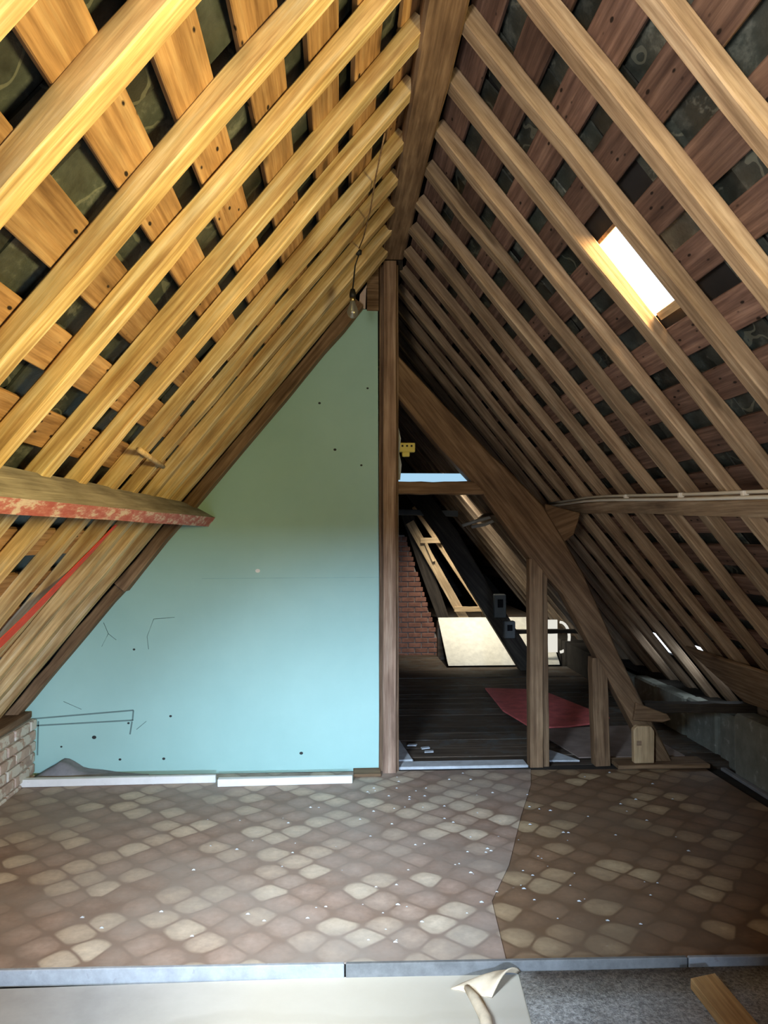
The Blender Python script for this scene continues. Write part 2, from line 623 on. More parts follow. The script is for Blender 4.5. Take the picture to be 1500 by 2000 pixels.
def sheet(name, mat, pts, zfun, thick, parent=None, res=14):
    """thin flexible sheet over a quad pts (4 plan corners), height from zfun(u, v)"""
    vs, fs = [], []
    o = V((*pts[0], 0))
    for s in (0, 1):
        for i in range(res + 1):
            for j in range(res + 1):
                u, v = i / res, j / res
                a = V(pts[0]).lerp(V(pts[1]), u)
                b = V(pts[3]).lerp(V(pts[2]), u)
                p = a.lerp(b, v)
                vs.append((p.x - o.x, p.y - o.y, zfun(u, v) - s * thick))
    k = res + 1
    for s in (0, 1):
        for i in range(res):
            for j in range(res):
                q = s * k * k + i * k + j
                fs.append((q, q + k, q + k + 1, q + 1) if s == 0 else (q, q + 1, q + k + 1, q + k))
    for i in range(res):
        for a, b in (((i, 0), (i + 1, 0)), ((i, res), (i + 1, res)), ((0, i), (0, i + 1)), ((res, i), (res, i + 1))):
            p, q = a[0] * k + a[1], b[0] * k + b[1]
            fs.append((p, q, q + k * k, p + k * k))
    return link(name, tomesh(name, vs, fs), mat, parent, Matrix.Translation(o), True)


# ------------------------------------------------------------------ roof planes
MS, RX, RZ = 1.2256, .355, 3.308
KK = math.hypot(MS, 1)
SX, SZ = 1 / KK, MS / KK                     # one metre down the slope


def rp(side, s, y, h=0.0):
    """point on a roof slope: s down from the apex, y along the attic, h outwards; side -1 left, +1 right"""
    return V((RX + side * (s * SX + h * SZ), y, RZ - s * SZ + h * SX))


def nrm(side):
    return V((side * SZ, 0, SX))


def dwn(side):
    return V((side * SX, 0, -SZ))


# ------------------------------------------------------------------ shell
floor = struct(box('floor', M['ground'], (-2.6, -3.4, -.20), (3.4, 13.6, -.062), bevel=0))


def slab(side, panels):
    """dark underlay of one slope as thin prisms (s0, s1, y0, y1)"""
    vs, fs = [], []
    for s0, s1, y0, y1 in panels:
        b = len(vs)
        for h in (.125, .140):
            for s, y in ((s0, y0), (s1, y0), (s1, y1), (s0, y1)):
                vs.append(rp(side, s, y, h))
        fs += [(b, b + 1, b + 2, b + 3), (b + 4, b + 7, b + 6, b + 5)]
        for j in range(4):
            k = (j + 1) % 4
            fs.append((b + j, b + 4 + j, b + 4 + k, b + k))
    return struct(link('ceiling', tomesh('ceiling', vs, fs), M['dark_slab']))


ceil_l = slab(-1, [(-.25, 4.5, -3.4, 13.6)])
GAPS = [(5.3, 5.75), (6.25, 6.45)]
pan = [(-.25, 4.6, -3.4, 2.76), (-.25, .93, 2.76, 3.06), (1.30, 4.6, 2.76, 3.06)]
y = 3.06
for a, b in GAPS:
    pan += [(-.25, 4.6, y, a), (-.25, 3.50, a, b), (3.74, 4.6, a, b)]
    y = b
pan.append((-.25, 4.6, y, 13.6))
ceil_r = slab(1, pan)

# roof boards (nailed across the rafters, on their outer side)
LB0, LBP = 1.19 - .2335 * 5, .2335          # left board starts
RB0, RBP = .718 - .2165 * 3, .2165
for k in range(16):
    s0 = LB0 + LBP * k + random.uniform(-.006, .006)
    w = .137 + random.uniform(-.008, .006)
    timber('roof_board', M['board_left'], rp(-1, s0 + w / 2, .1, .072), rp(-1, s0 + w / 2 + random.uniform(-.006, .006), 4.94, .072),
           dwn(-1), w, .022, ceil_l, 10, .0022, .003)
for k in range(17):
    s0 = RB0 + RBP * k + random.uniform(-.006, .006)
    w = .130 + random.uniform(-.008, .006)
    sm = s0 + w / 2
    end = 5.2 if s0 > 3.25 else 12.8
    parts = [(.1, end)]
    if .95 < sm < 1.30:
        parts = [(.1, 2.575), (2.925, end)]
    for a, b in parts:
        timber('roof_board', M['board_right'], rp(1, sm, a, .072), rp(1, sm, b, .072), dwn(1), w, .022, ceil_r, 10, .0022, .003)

# rafters
LEFT_FAR = [.45, .82, 1.176, 1.495, 1.925, 2.255, 2.646, 2.995, 3.40, 3.745, 4.09, 4.43, 4.77]
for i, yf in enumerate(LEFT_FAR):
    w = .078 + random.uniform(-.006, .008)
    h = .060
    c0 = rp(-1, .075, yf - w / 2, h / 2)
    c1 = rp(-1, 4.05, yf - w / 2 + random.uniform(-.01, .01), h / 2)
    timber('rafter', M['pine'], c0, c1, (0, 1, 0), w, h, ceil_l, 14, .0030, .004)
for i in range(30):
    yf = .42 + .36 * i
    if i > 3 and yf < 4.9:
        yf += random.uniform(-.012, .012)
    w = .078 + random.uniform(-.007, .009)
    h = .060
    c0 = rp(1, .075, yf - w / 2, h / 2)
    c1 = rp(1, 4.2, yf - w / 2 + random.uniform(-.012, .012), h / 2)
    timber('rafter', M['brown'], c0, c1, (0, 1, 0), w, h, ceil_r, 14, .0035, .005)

# slates seen in the gaps between the boards: shared meshes, tipped and ragged
SL = []
for q in range(8):
    n = 10
    L, W = .30, .25
    low, ring = [], []
    pts = [(-L / 2, -W / 2), (-L / 2, W / 2)]
    for j in range(n + 1):
        t = j / n
        yy = W / 2 - W * t
        cut = .05 * max(0, abs(t - .5) * 2 - .55) * 2 if q % 2 else .0
        pts.append((L / 2 - cut - random.uniform(0, .018), yy))
    r0 = [(a, b, 0) for a, b in pts]
    r1 = [(a, b, .007) for a, b in pts]
    vs, fs = loft([r0, r1])
    me = tomesh('slate', vs, fs)
    me.materials.append(M['slate'])
    SL.append(me)


def slates(side, ceil, gaps, y0, y1, lim, skip=None):
    cnt = 0
    for r, gc in enumerate(gaps):
        yy = y0 + random.uniform(0, .2)
        while yy < y1 and cnt < lim:
            wy = random.uniform(.2, .29)
            if not (skip and skip(gc, yy, wy)):
                p = rp(side, gc + random.uniform(-.03, .03), yy, .097 + random.uniform(0, .012))
                mx = basis(p, dwn(side) + nrm(side) * random.uniform(-.06, .05), (0, 1, random.uniform(-.12, .12)))
                o = link('slate', random.choice(SL), None, ceil, mx @ Matrix.Diagonal((random.uniform(.6, .75), wy / .25 * 1.03, 1, 1)))
                cnt += 1
            yy += wy
    return cnt


slates(-1, ceil_l, [LB0 + LBP * k + .185 for k in range(15)], .75, 4.9, 290)
slates(1, ceil_r, [RB0 + RBP * k + .173 for k in range(15)], .95, 5.2, 290,
       skip=lambda s, y, w: .85 < s < 1.36 and 2.50 < y < 3.16)

# glass slate in the right slope
win = struct(extr('window_1', M['oak'], [rp(1, .925, 2.75, .098), rp(1, .938, 2.75, .098), rp(1, .938, 3.07, .098), rp(1, .925, 3.07, .098)],
                  nrm(1) * .02))
extr('glass_pane', M['pane'], [rp(1, .93, 2.76, .128), rp(1, 1.30, 2.76, .128), rp(1, 1.30, 3.06, .128), rp(1, .93, 3.06, .128)], nrm(1) * .006, win)
extr('pale_batten', M['pale_wood'], [rp(1, 1.288, 2.62, .062), rp(1, 1.32, 2.62, .062), rp(1, 1.32, 2.856, .062), rp(1, 1.288, 2.856, .062)],
     nrm(1) * .03, win, grain=(0, 1, 0))

# unseen gable behind the camera; lintel and jambs placed to cut the window light
gable = struct(box('wall_front', M['mortar'], (-2.6, -1.72, 1.15), (3.4, -1.6, 3.6), bevel=0))
box('gable_screen', M['mortar'], (-2.6, -1.72, -.2), (-1.3, -1.6, 1.15), gable, 0)
box('gable_screen', M['mortar'], (.5, -1.72, -.2), (3.4, -1.6, 1.15), gable, 0)
box('gable_screen', M['mortar'], (-2.6, -3.4, -.2), (3.4, -3.3, 3.6), gable, 0)  # added wall that shuts the sky out behind the opening
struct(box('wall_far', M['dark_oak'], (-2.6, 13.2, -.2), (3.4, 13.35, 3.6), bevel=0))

# ------------------------------------------------------------------ blue board partition
PY = 4.945
wb = struct(extr('wall_back', M['panel'],
                 [(-1.935, PY, -.03), (.275, PY, -.03), (.262, PY, 1.5), (.256, PY, 2.965), (.118, PY, 2.965), (-.55, PY, 2.18), (-1.30, PY, 1.26), (-1.945, PY, .44)],
                 (0, .025, 0), origin=(0, PY, 0)))
for n_, pts in enumerate([[(-1.90, .355), (-1.28, .400)], [(-1.90, .312), (-1.28, .338)], [(-1.285, .338), (-1.28, .400)], [(-1.865, .13), (-1.862, .34)], [(-1.30, .25), (-1.288, .33)]]):
    a, b = pts
    d = V((b[0] - a[0], 0, b[1] - a[1])).normalized()
    nn = V((-d.z, 0, d.x)) * .009
    A, B = V((a[0], PY, a[1])), V((b[0], PY, b[1]))
    extr('pencil_line', M['pencil'], [A - nn * .5, B - nn * .5, B + nn * .5, A + nn * .5], (0, -.0015, 0), wb)
for x, z, r, mt in [(-.51, 1.272, .016, 'white_spot'), (-1.52, .235, .014, 'hole'), (-1.72, .18, .007, 'hole'), (-1.31, .32, .008, 'hole'), (-1.36, .095, .009, 'hole'),
                    (-1.09, .095, .010, 'hole'), (-.23, .115, .012, 'hole'), (-1.05, .36, .009, 'hole'), (-1.52, 1.02, .009, 'hole'), (-.02, 2.05, .010, 'hole'),
                    (-.12, 2.35, .009, 'hole'), (.15, 1.95, .008, 'hole'), (-1.28, .78, .008, 'hole'), (.19, 2.45, .008, 'hole')]:
    q = [(x + r * math.cos(t * math.pi / 4), PY, z + r * math.sin(t * math.pi / 4) * .8) for t in range(8)]
    extr('white_filler_spot' if mt == 'white_spot' else 'nail_hole', M[mt], q, (0, -.0015, 0), wb)
for pts in [[(-1.47, .95), (-1.44, .88), (-1.48, .80)], [(-1.44, .88), (-1.39, .84)], [(-1.03, .98), (-1.16, .97), (-1.20, .86), (-1.19, .78)], [(-1.71, .46), (-1.60, .41)], [(-1.26, .28), (-1.20, .33)]]:
    tube('scratch', M['pencil'], [(x, PY, z) for x, z in pts], .0018, wb, 5)

extr('board_joint', M['joint'], [(-.86, PY, 1.222), (.262, PY, 1.226), (.262, PY, 1.230), (-.86, PY, 1.226)], (0, -.001, 0), wb)

# dark top rail that closes the partition under the last rafter, and its ragged packing
tr = timber('edge_rail', M['ridge'], rp(-1, .40, 4.87, -.035), rp(-1, 2.72, 4.87, -.035), (0, 1, 0), .12, .075, None, 12, .004, .006)
thing(tr, 'dark brown sloping rail along the upper edge of the blue partition', 'rail')
tr2 = timber('edge_rail', M['oak'], rp(-1, 2.70, 4.88, -.030), rp(-1, 4.00, 4.88, -.022), (0, 1, 0), .10, .062, None, 10, .004, .006)
thing(tr2, 'brown sloping rail below the purlin, reaching down to the brick wall', 'rail')
rg = [(-.30, 2.49), (-.42, 2.35), (-.55, 2.19), (-.68, 2.03), (-.80, 1.885)]
vs = []
for x, z in rg:
    vs.append(V((x + random.uniform(-.01, .01), PY - .004, z + .02)))
for x, z in reversed(rg):
    vs.append(V((x + .025 + random.uniform(-.02, .02), PY - .004, z - .03 + random.uniform(-.015, .015))))
thing(extr('packing_strip', M['tan_edge'], vs, (0, -.006, 0)), 'ragged tan packing strip peeping out along the blue board edge', 'strip')

# ------------------------------------------------------------------ main timbers
rb_rings = []
for i in range(17):
    yy = -1.55 + (4.862 + 1.55) * i / 16
    j = lambda: random.uniform(-.004, .004)
    x0, x1, zb = .280 + j(), .417 + j(), 3.205 + .06 * min(1, max(0, (yy - 3) / 1.85)) + j()
    rb_rings.append([(x0 + .012, yy, zb), (x1 - .010, yy, zb), (x1, yy, zb + .012), (x1 + .004, yy, zb + .21), (x0 - .004, yy, zb + .21), (x0, yy, zb + .014)])
mx = basis((.355, -1.55, 3.25), (0, 1, 0), (1, 0, 0))
vs, fs = loft([[mx.inverted() @ V(p) for p in r] for r in rb_rings])
ridge = thing(link('ridge_beam', tomesh('ridge_beam', vs, fs), M['ridge'], None, mx), 'dark weathered ridge beam running along the top of the roof', 'beam')
# the ridge goes on beyond the partition
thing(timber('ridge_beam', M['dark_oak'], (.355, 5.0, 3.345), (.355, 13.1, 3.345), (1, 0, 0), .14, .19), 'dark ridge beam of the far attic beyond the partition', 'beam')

post = empty('partition_post', (.325, 4.90, 0))
thing(post, 'tall brown wooden post between blue partition and open doorway', 'post')
timber('front_batten', M['post'], (.325, 4.895, 0), (.331, 4.895, 3.262), (1, 0, 0), .082, .05, post, 12, .0015, .003)
timber('core', M['ridge'], (.327, 4.945, -.01), (.327, 4.945, 3.25), (1, 0, 0), .125, .05, post, 10, .0015, .003)
box('grey_edge_strip', M['meter_grey'], (.372, 4.925, 0), (.390, 4.97, 1.75), post, .001)

# left purlin: grey upper face, worn red inner face
rings = []
for i in range(15):
    t = i / 14
    yy = -1.5 + 6.44 * t
    u = max(0, (yy - 2.2) / 2.75)
    j = lambda: random.uniform(-.003, .003)
    A = V((-.985 + .035 * u + j(), yy, 1.704 + j()))
    C = V((-.856 + .075 * u + j(), yy, 1.597 + .015 * u + j()))
    D = V((-.888 + .066 * u + j(), yy, 1.557 - .005 * u + j()))
    B = V((-1.065 + j(), yy, 1.62 + j()))
    rings.append([A, C, D, B])
mx = basis((-.95, -1.5, 1.62), (0, 1, 0), (1, 0, 0))
inv = mx.inverted()
vs, fs = loft([[inv @ p for p in r] for r in rings])
mats = []
for f in fs[:-2]:
    a, b = sorted((f[0] % 4, f[1] % 4))
    mats.append(1 if (a, b) == (1, 2) else 0)
me = tomesh('purlin', vs, fs, mats + [0, 0])
pl = link('purlin', me, [M['purlin_grey'], M['red_paint']], None, mx)
thing(pl, 'grey timber purlin with worn red paint, ending at the blue partition', 'beam')

# right purlin
rings = []
for i in range(21):
    yy = -1.5 + 10.2 * i / 20
    u = min(max((yy - 2.93) / 1.55, -1), 2)
    j = lambda: random.uniform(-.004, .004)
    A = V((1.69 - .046 * min(u, 1.2) + j() * .4, yy, 1.669 + .060 * min(u, 1.2) + j() * .4))
    C = A + V((-.775, 0, -.632)) * (.058 + j())
    D = C + V((.632, 0, -.775)) * (.084 + j())
    B = A + V((.632, 0, -.775)) * .084
    rings.append([A, C, D, B])
mx = basis((1.65, -1.5, 1.68), (0, 1, 0), (1, 0, 0))
inv = mx.inverted()
vs, fs = loft([[inv @ p for p in r] for r in rings])
pr = thing(link('purlin', tomesh('purlin', vs, fs), M['brown'], None, mx), 'brown timber purlin carrying two pale cables along its top', 'beam')


def cable(name, lab, off, bow):
    pts = []
    for i in range(24):
        yy = -1.2 + 7.0 * i / 23
        u = min(max((yy - 2.93) / 1.55, -1), 1.2)
        A = V((1.69 - .046 * u, yy, 1.669 + .060 * u))
        pts.append(A + V((-.775, 0, -.632)) * off[0] + nrm(1) * 0 + V((-.632, 0, .775)) * (off[1] + bow * math.sin(i * 1.1)))
    c = tube(name, M['cable'], pts, .0085)
    return thing(c, lab, 'cable')


c1 = cable('cable', 'pale plastic cable clipped along the top of the brown purlin', (.012, .012), .002)
for yy in (2.4, 3.05, 3.6, 4.25):
    u = min(max((yy - 2.93) / 1.55, -1), 1.2)
    A = V((1.69 - .046 * u, yy, 1.669 + .060 * u)) + V((-.775, 0, -.632)) * .02 + V((-.632, 0, .775)) * .010
    box('cable_clip', M['white_paint'], A - V((.014, .012, .014)), A + V((.014, .012, .014)), c1, .003)
c2 = cable('cable', 'second pale cable lying just below the clipped one on the purlin', (.046, .010), .0025)

# ------------------------------------------------------------------ truss builder (the open frame beside the post, and its twin further back)
BU = [(.372, 2.684), (.662, 2.374), (1.0, 2.02), (1.08, 1.955), (1.332, 1.70), (1.466, 1.483), (1.60, 1.25), (1.85, .683), (2.00, .383), (2.188, .012)]
BL = [(.372, 2.41), (.661, 2.064), (.86, 1.855), (.945, 1.766), (1.10, 1.55), (1.245, 1.35), (1.463, 1.117), (1.664, .744), (1.907, .285), (2.05, .012)]


def brace(y0, dep, mat, lab, dx=0.0, BU=BU, BL=BL):
    BU, BL = [(a + dx, b) for a, b in BU], [(a + dx, b) for a, b in BL]
    mx = basis((.372, y0, 2.5), (1, 0, -1.25), (0, 1, 0))
    inv = mx.inverted()
    rings = []
    for (a, b), (c, d) in zip(BU, BL):
        j = lambda: random.uniform(-.004, .004)
        U0, D0 = V((a, y0, b)), V((c, y0, d))
        e = (U0 - D0).normalized() * .012
        rings.append([inv @ q for q in (U0 - e + V((0, j(), 0)), U0 + V((0, .012, 0)), U0 + V((0, dep, 0)), D0 + V((0, dep, 0)), D0 + V((0, .012, 0)), D0 + e + V((0, j(), 0)))])
    vs, fs = loft(rings)
    o = link('principal_brace', tomesh('principal_brace', vs, fs), mat, None, mx)
    return thing(o, lab, 'beam')


BY = 4.93
b1 = brace(BY, .13, M['oak'], 'curved heavy brown brace leaning from the tall post down to the floor')
thing(extr('purlin_cleat', M['oak'], [(1.352, BY + .01, 1.705), (1.585, BY + .01, 1.645), (1.575, BY + .01, 1.60), (1.541, BY + .01, 1.50), (1.459, BY + .01, 1.443), (1.36, BY + .01, 1.60)],
           (0, .11, 0), grain=(1, 0, .4), bevel=.006), 'shaped wooden cleat under the purlin on the curved brace', 'bracket')
ct = timber('collar_tie', M['oak'], (.388, BY + .05, 1.804), (.99, BY + .05, 1.805), (0, 1, 0), .09, .082, None, 8, .003, .005)
thing(ct, 'short horizontal brown tie between tall post and curved brace', 'beam')
pA = empty('doorway_post', (1.305, BY + .05, 0))
thing(pA, 'square brown post with a batten, under the middle of the curved brace', 'post')
timber('shaft', M['oak'], (1.285, BY + .05, 0), (1.287, BY + .05, 1.345), (1, 0, 0), .088, .09, pA, 10, .0015, .004)
timber('side_batten', M['oak'], (1.351, BY + .055, 0), (1.348, BY + .055, 1.27), (1, 0, 0), .038, .07, pA, 8, .0015, .003)
pB = timber('doorway_post', M['oak'], (1.722, BY + .055, 0), (1.705, BY + .055, .70), (1, 0, 0), .105, .09, None, 8, .002, .005)
thing(pB, 'short brown post between square post and foot of the brace', 'post')
fb = empty('brace_foot', (1.975, BY - .02, 0))
thing(fb, 'pale wooden block standing against the foot of the curved brace', 'block')
extr('block', M['pale_wood'], [(1.907, BY - .05, .03), (2.038, BY - .05, .03), (2.042, BY - .05, .235), (2.02, BY - .05, .266), (1.93, BY - .05, .27), (1.905, BY - .05, .245)],
     (0, .05, 0), fb, grain=(0, 0, 1), bevel=.005)
box('knot', M['ridge'], (1.922, BY - .0515, .145), (1.954, BY - .0495, .175), fb, .0005)
thing(extr('foot_cap', M['oak'], [(1.93, BY - .03, .415), (2.14, BY - .03, .335), (2.16, BY - .03, .30), (2.10, BY - .03, .285), (1.91, BY - .03, .30)], (0, .028, 0), grain=(1, 0, 0), bevel=.005),
      'small wooden packing piece nailed across the foot of the brace', 'block')
bp = extr('sole_plank', M['oak'], [(1.79, BY - .08, .003), (2.39, BY - .09, .003), (2.39, BY + .10, .003), (1.79, BY + .10, .003)], (0, 0, .026), grain=(1, 0, 0), bevel=.004)
thing(bp, 'thin brown plank on the floor under the brace foot', 'plank')
st = timber('tie_plank', M['dark_oak'], (2.02, BY + .10, .362), (2.78, BY + .09, .345), (0, 1, 0), .09, .060, None, 8, .003, .004)
thing(st, 'dark horizontal tie from brace foot to the roof above the block wall', 'beam')

# ------------------------------------------------------------------ bits at the head of the partition
thing(box('head_board', M['ridge'], (.185, 4.93, 2.955), (.262, 4.965, 3.26), bevel=.003), 'short dark upright board above the blue partition beside the post', 'board')
thing(extr('torn_paper', M['paper'], [(.13, 4.935, 2.97), (.175, 4.935, 2.965), (.18, 4.935, 3.10), (.262, 4.935, 3.20), (.25, 4.935, 3.22), (.14, 4.935, 3.06)], (0, .004, 0)),
      'torn pinkish paper scrap above the top of the blue partition', 'paper')

# bulb on its cable
LY = 4.10
bulb_x, bulb_top = .077, 2.86
lamp = empty('hanging_bulb', (bulb_x, LY, 2.665))
thing(lamp, 'unlit clear light bulb hanging on a thin cable under the rafters', 'lamp')
pr0 = [(0.0005, 0), (.012, .002), (.024, .012), (.030, .028), (.030, .040), (.024, .060), (.016, .078), (.0135, .092)]
lathe('glass_bulb', M['glass'], pr0, (bulb_x, LY, 2.665), lamp)
lathe('bulb_cap', M['brass'], [(.0135, 0), (.0135, .022), (.008, .026)], (bulb_x, LY, 2.755), lamp, 14)
lathe('lamp_holder', M['black_plastic'], [(.017, 0), (.018, .02), (.012, .045), (.004, .05)], (bulb_x, LY, 2.777), lamp, 14)
tube('flex', M['black_plastic'], [(bulb_x, LY, 2.82), (bulb_x + .012, LY - .03, 2.94), (bulb_x + .03, LY - .06, 2.985)], .004, lamp)
lathe('joint_box', M['black_plastic'], [(.004, 0), (.016, .006), (.018, .026), (.004, .034)], (bulb_x + .03, LY - .06, 2.985), lamp, 10)
ft = [(bulb_x + .03, LY - .06, 3.018), (.125, 3.84, 3.000), (.15, 3.55, 3.025), (.16, 3.25, 3.04), (.182, 2.98, 3.085)]
tube('cable_run', M['oak'], ft, .0035, lamp)

# small pieces on the left slope
pg = tube('wooden_peg', M['pale_wood'], [rp(-1, 1.87, 3.20, -.013), rp(-1, 1.885, 3.45, -.013), rp(-1, 1.90, 3.72, -.013)], [.012, .012, .012], None, 8)
thing(pg, 'short pale wooden peg lying across rafters above the grey purlin', 'peg')
strap_pts = []
S = [(3.80, 2.265), (3.76, 2.43), (3.70, 2.62), (3.63, 2.82), (3.52, 3.05), (3.42, 3.3)]
rings = []
for k, (yy, s) in enumerate(S):
    w = .030 + .020 * k
    a, b = rp(-1, s, yy - w * .9, -.008), rp(-1, s, yy + w * .6, -.006)
    rings.append([a, b, b + nrm(-1) * .003, a + nrm(-1) * .003])
vs, fs = loft(rings)
thing(link('red_strap', tomesh('red_strap', vs, fs), M['red_strap']), 'bright red fabric strap running down a rafter below the grey purlin', 'strap')

# ------------------------------------------------------------------ low brick wall at the left eaves
wl = struct(box('wall_left', M['smeared_mortar'], (-2.12, 1.5, -.06), (-1.885, 4.93, .36), bevel=0))
me_b = None
for r in range(6):
    yy = 1.9 - (.11 if r % 2 else 0)
    while yy < 4.85:
        l = min(.205, 4.925 - yy)
        if l > .05:
            j = random.uniform(-.006, .008)
            box('brick', M['smeared_brick'], (-1.93, yy, -.04 + r * .068), (-1.868 + j, yy + l, -.04 + r * .068 + .058), wl, .006)
        yy += .218
wp = timber('wall_plate', M['ridge'], (-1.99, 1.5, .385), (-1.99, 4.92, .385), (1, 0, 0), .20, .045, None, 8, .003, .004)
thing(wp, 'dark plank lying along the top of the low brick wall', 'plank')
box('wall_edge_strip', M['white_paint'], (-1.934, 4.925, 0), (-1.920, 4.944, .24), wl, .001)

# low block wall at the right eaves
wr = struct(box('wall_right', M['ground'], (2.64, 2.0, -.06), (2.9, 9.5, .26), bevel=0))
for a, b, x, z in [(3.45, 3.93, 2.585, .30), (3.95, 4.43, 2.57, .34), (4.45, 4.90, 2.565, .345), (4.915, 5.16, 2.60, .30), (5.18, 5.66, 2.605, .29), (5.68, 6.16, 2.60, .28), (6.18, 6.66, 2.60, .27), (6.68, 7.16, 2.6, .26)]:
    box('concrete_block', M['concrete'], (x + random.uniform(-.006, .006), a + .012, -.06), (2.72, b - .012, z), wr, .016)
# wide plank lying up against the right slope
pk = extr('loose_plank', M['brown'], [rp(1, 3.33, 5.30, -.006), rp(1, 3.34, 3.2, -.006), rp(1, 3.62, 3.2, -.03), rp(1, 3.70, 4.9, -.03)], nrm(1) * -.024, grain=(0, 1, 0), bevel=.004)
thing(pk, 'wide loose plank leaning on the rafters above the block wall', 'plank')
lb = timber('base_batten', M['plaster_strip'], (2.545, 4.98, -.045), (2.545, 3.3, -.045), (1, 0, 0), .035, .025, None, 6, .003, .003)
thing(lb, 'pale batten lying along the foot of the block wall', 'batten')

# ------------------------------------------------------------------ floors
plat = box('platform', M['ground'], (-1.87, 2.79, -.061), (2.37, 4.99, -.004), floor, .0)


def ye(x):
    return 2.742 - .026 * x


l1 = extr('vinyl_sheet', M['lino_a'], [(-1.862, ye(-1.86), -.003), (.595, ye(.6), -.003), (.632, 3.16, -.003), (.78, 3.5, -.003), (.98, 4.1, -.003), (1.16, 4.6, -.003), (1.235, 4.90, -.003), (-1.862, 4.935, -.003)],
          (0, 0, .005), origin=(0, 3, 0))
thing(l1, 'rosy cobble-patterned vinyl sheet in front of the blue partition', 'flooring')
l2 = extr('vinyl_sheet', M['lino_b'], [(.55, ye(.55), -.0039), (2.365, ye(2.36), -.0039), (2.375, 3.6, -.0039), (2.365, 4.87, -.0039), (1.19, 4.90, -.0039), (1.11, 4.6, -.0039), (.93, 4.1, -.0039), (.73, 3.5, -.0039), (.58, 3.16, -.0039)],
          (0, 0, .0007), origin=(0, 3, 0))
thing(l2, 'browner cobble-patterned vinyl sheet in front of the brace and posts', 'flooring')


def nosing(name, mat, x0, x1, zt, dep):
    pts = [(x0, ye(x0) - .012, zt - .058), (x1, ye(x1) - .012, zt - .058), (x1, ye(x1) - .012, zt), (x0, ye(x0) - .012, zt)]
    return struct(extr(name, mat, pts, (0, dep, 0), grain=(1, 0, 0), bevel=.003))


nosing('trim_1', M['plaster_strip'], -2.0, .025, .003, .018)
nosing('trim_2', M['dark_strip'], .03, 1.24, .003, .018)
nosing('trim_3', M['plaster_strip'], 1.245, 2.5, .003, .018)
ply = box('plywood_sheet', M['plywood'], (-2.05, -1.3, -.061), (.66, 2.735, -.043), bevel=.002)
thing(ply, 'dusty pale plywood sheet below the step, beside the grey carpet', 'board')


def cz(u, v):
    return -.030 + .003 * math.sin(u * 9 + v * 4) * math.sin(v * 7)


cp = sheet('carpet', M['carpet'], [(.30, -1.2), (2.5, -1.2), (2.5, 2.66), (.635, 2.712)], cz, .008, None, 22)
thing(cp, 'speckled grey carpet on the lower floor with a torn corner', 'carpet')


def fz(u, v):
    return -.040 + .05 * math.sin(v * math.pi * .9) * (.35 + .65 * u) + .004 * math.sin(u * 8)


fl = sheet('carpet_flap', M['beige'], [(.385, 2.64), (.515, 2.58), (.640, 2.70), (.62, 2.722)], fz, .006, None, 10)
thing(fl, 'curled beige flap of backing at the torn carpet corner', 'carpet')
tube_pts = [(.44, 2.63, -.035), (.455, 2.55, -.028), (.47, 2.45, -.03), (.45, 2.2, -.03)]
thing(tube('rolled_edge', M['beige'], tube_pts, [.012, .018, .02, .02], None, 8), 'rolled pale edge of backing between plywood and carpet', 'strip')
oc = extr('timber_offcut', M['offcut'], [(1.187, 2.565, -.0265), (1.285, 2.59, -.0265), (1.28, 1.5, -.0265), (1.182, 1.5, -.0265)], (0, 0, .036), grain=(0, 1, 0), bevel=.002)
thing(oc, 'fresh sawn pine offcut lying on the grey carpet', 'timber')

# white battens along the foot of the partition
for x0, x1, yb, lab in [(-1.895, -.735, 4.72, 0), (-.712, .09, 4.66, 1)]:
    o = extr('baseboard_back', M['white_paint'], [(x0, yb, .003), (x1, yb + .02, .003), (x1, yb + .045, .003), (x0, yb + .045, .003)], (0, 0, .045), bevel=.003)
    struct(o)
box('baseboard_end', M['oak'], (.10, 4.80, .003), (.27, 4.93, .02), floor, .002)


def hz(u, v):
    e = math.sin(math.pi * min(1, max(0, v))) if v < .5 else 1.0
    prof = max(0, 1 - abs(u - .26) / .26) if u < .26 else max(0, (1 - u) / .74) ** 1.4 * .62 + .38 * max(0, 1 - (u - .26) / .16)
    return .002 + .115 * prof * e + .006 * math.sin(u * 23) * prof


hp = sheet('cement_heap', M['cement'], [(-1.87, 4.79), (-1.18, 4.80), (-1.18, 4.943), (-1.87, 4.943)], hz, .002, None, 24)
thing(hp, 'low heap of grey cement against the blue partition near the brick wall', 'heap')

# debris
vs, fs = [], []
for i in range(130):
    x, yy = random.gauss(.55, .7), random.uniform(2.85, 4.85)
    if not (-1.7 < x < 2.2):
        continue
    r = random.uniform(.003, .010)
    b = len(vs)
    for dx, dy, dz in ((-1, -.5, 0), (1, -.7, 0), (.6, .8, 0), (-.7, .7, 0), (0, 0, .5)):
        vs.append((x + dx * r, yy + dy * r, .0025 + dz * r))
    fs += [(b, b + 1, b + 2, b + 3), (b, b + 4, b + 1), (b + 1, b + 4, b + 2), (b + 2, b + 4, b + 3), (b + 3, b + 4, b)]
db = link('plaster_crumbs', tomesh('plaster_crumbs', vs, fs), M['pale_dust'])
db['kind'] = 'stuff'
db['label'] = 'scattered pale plaster crumbs on the vinyl floor'

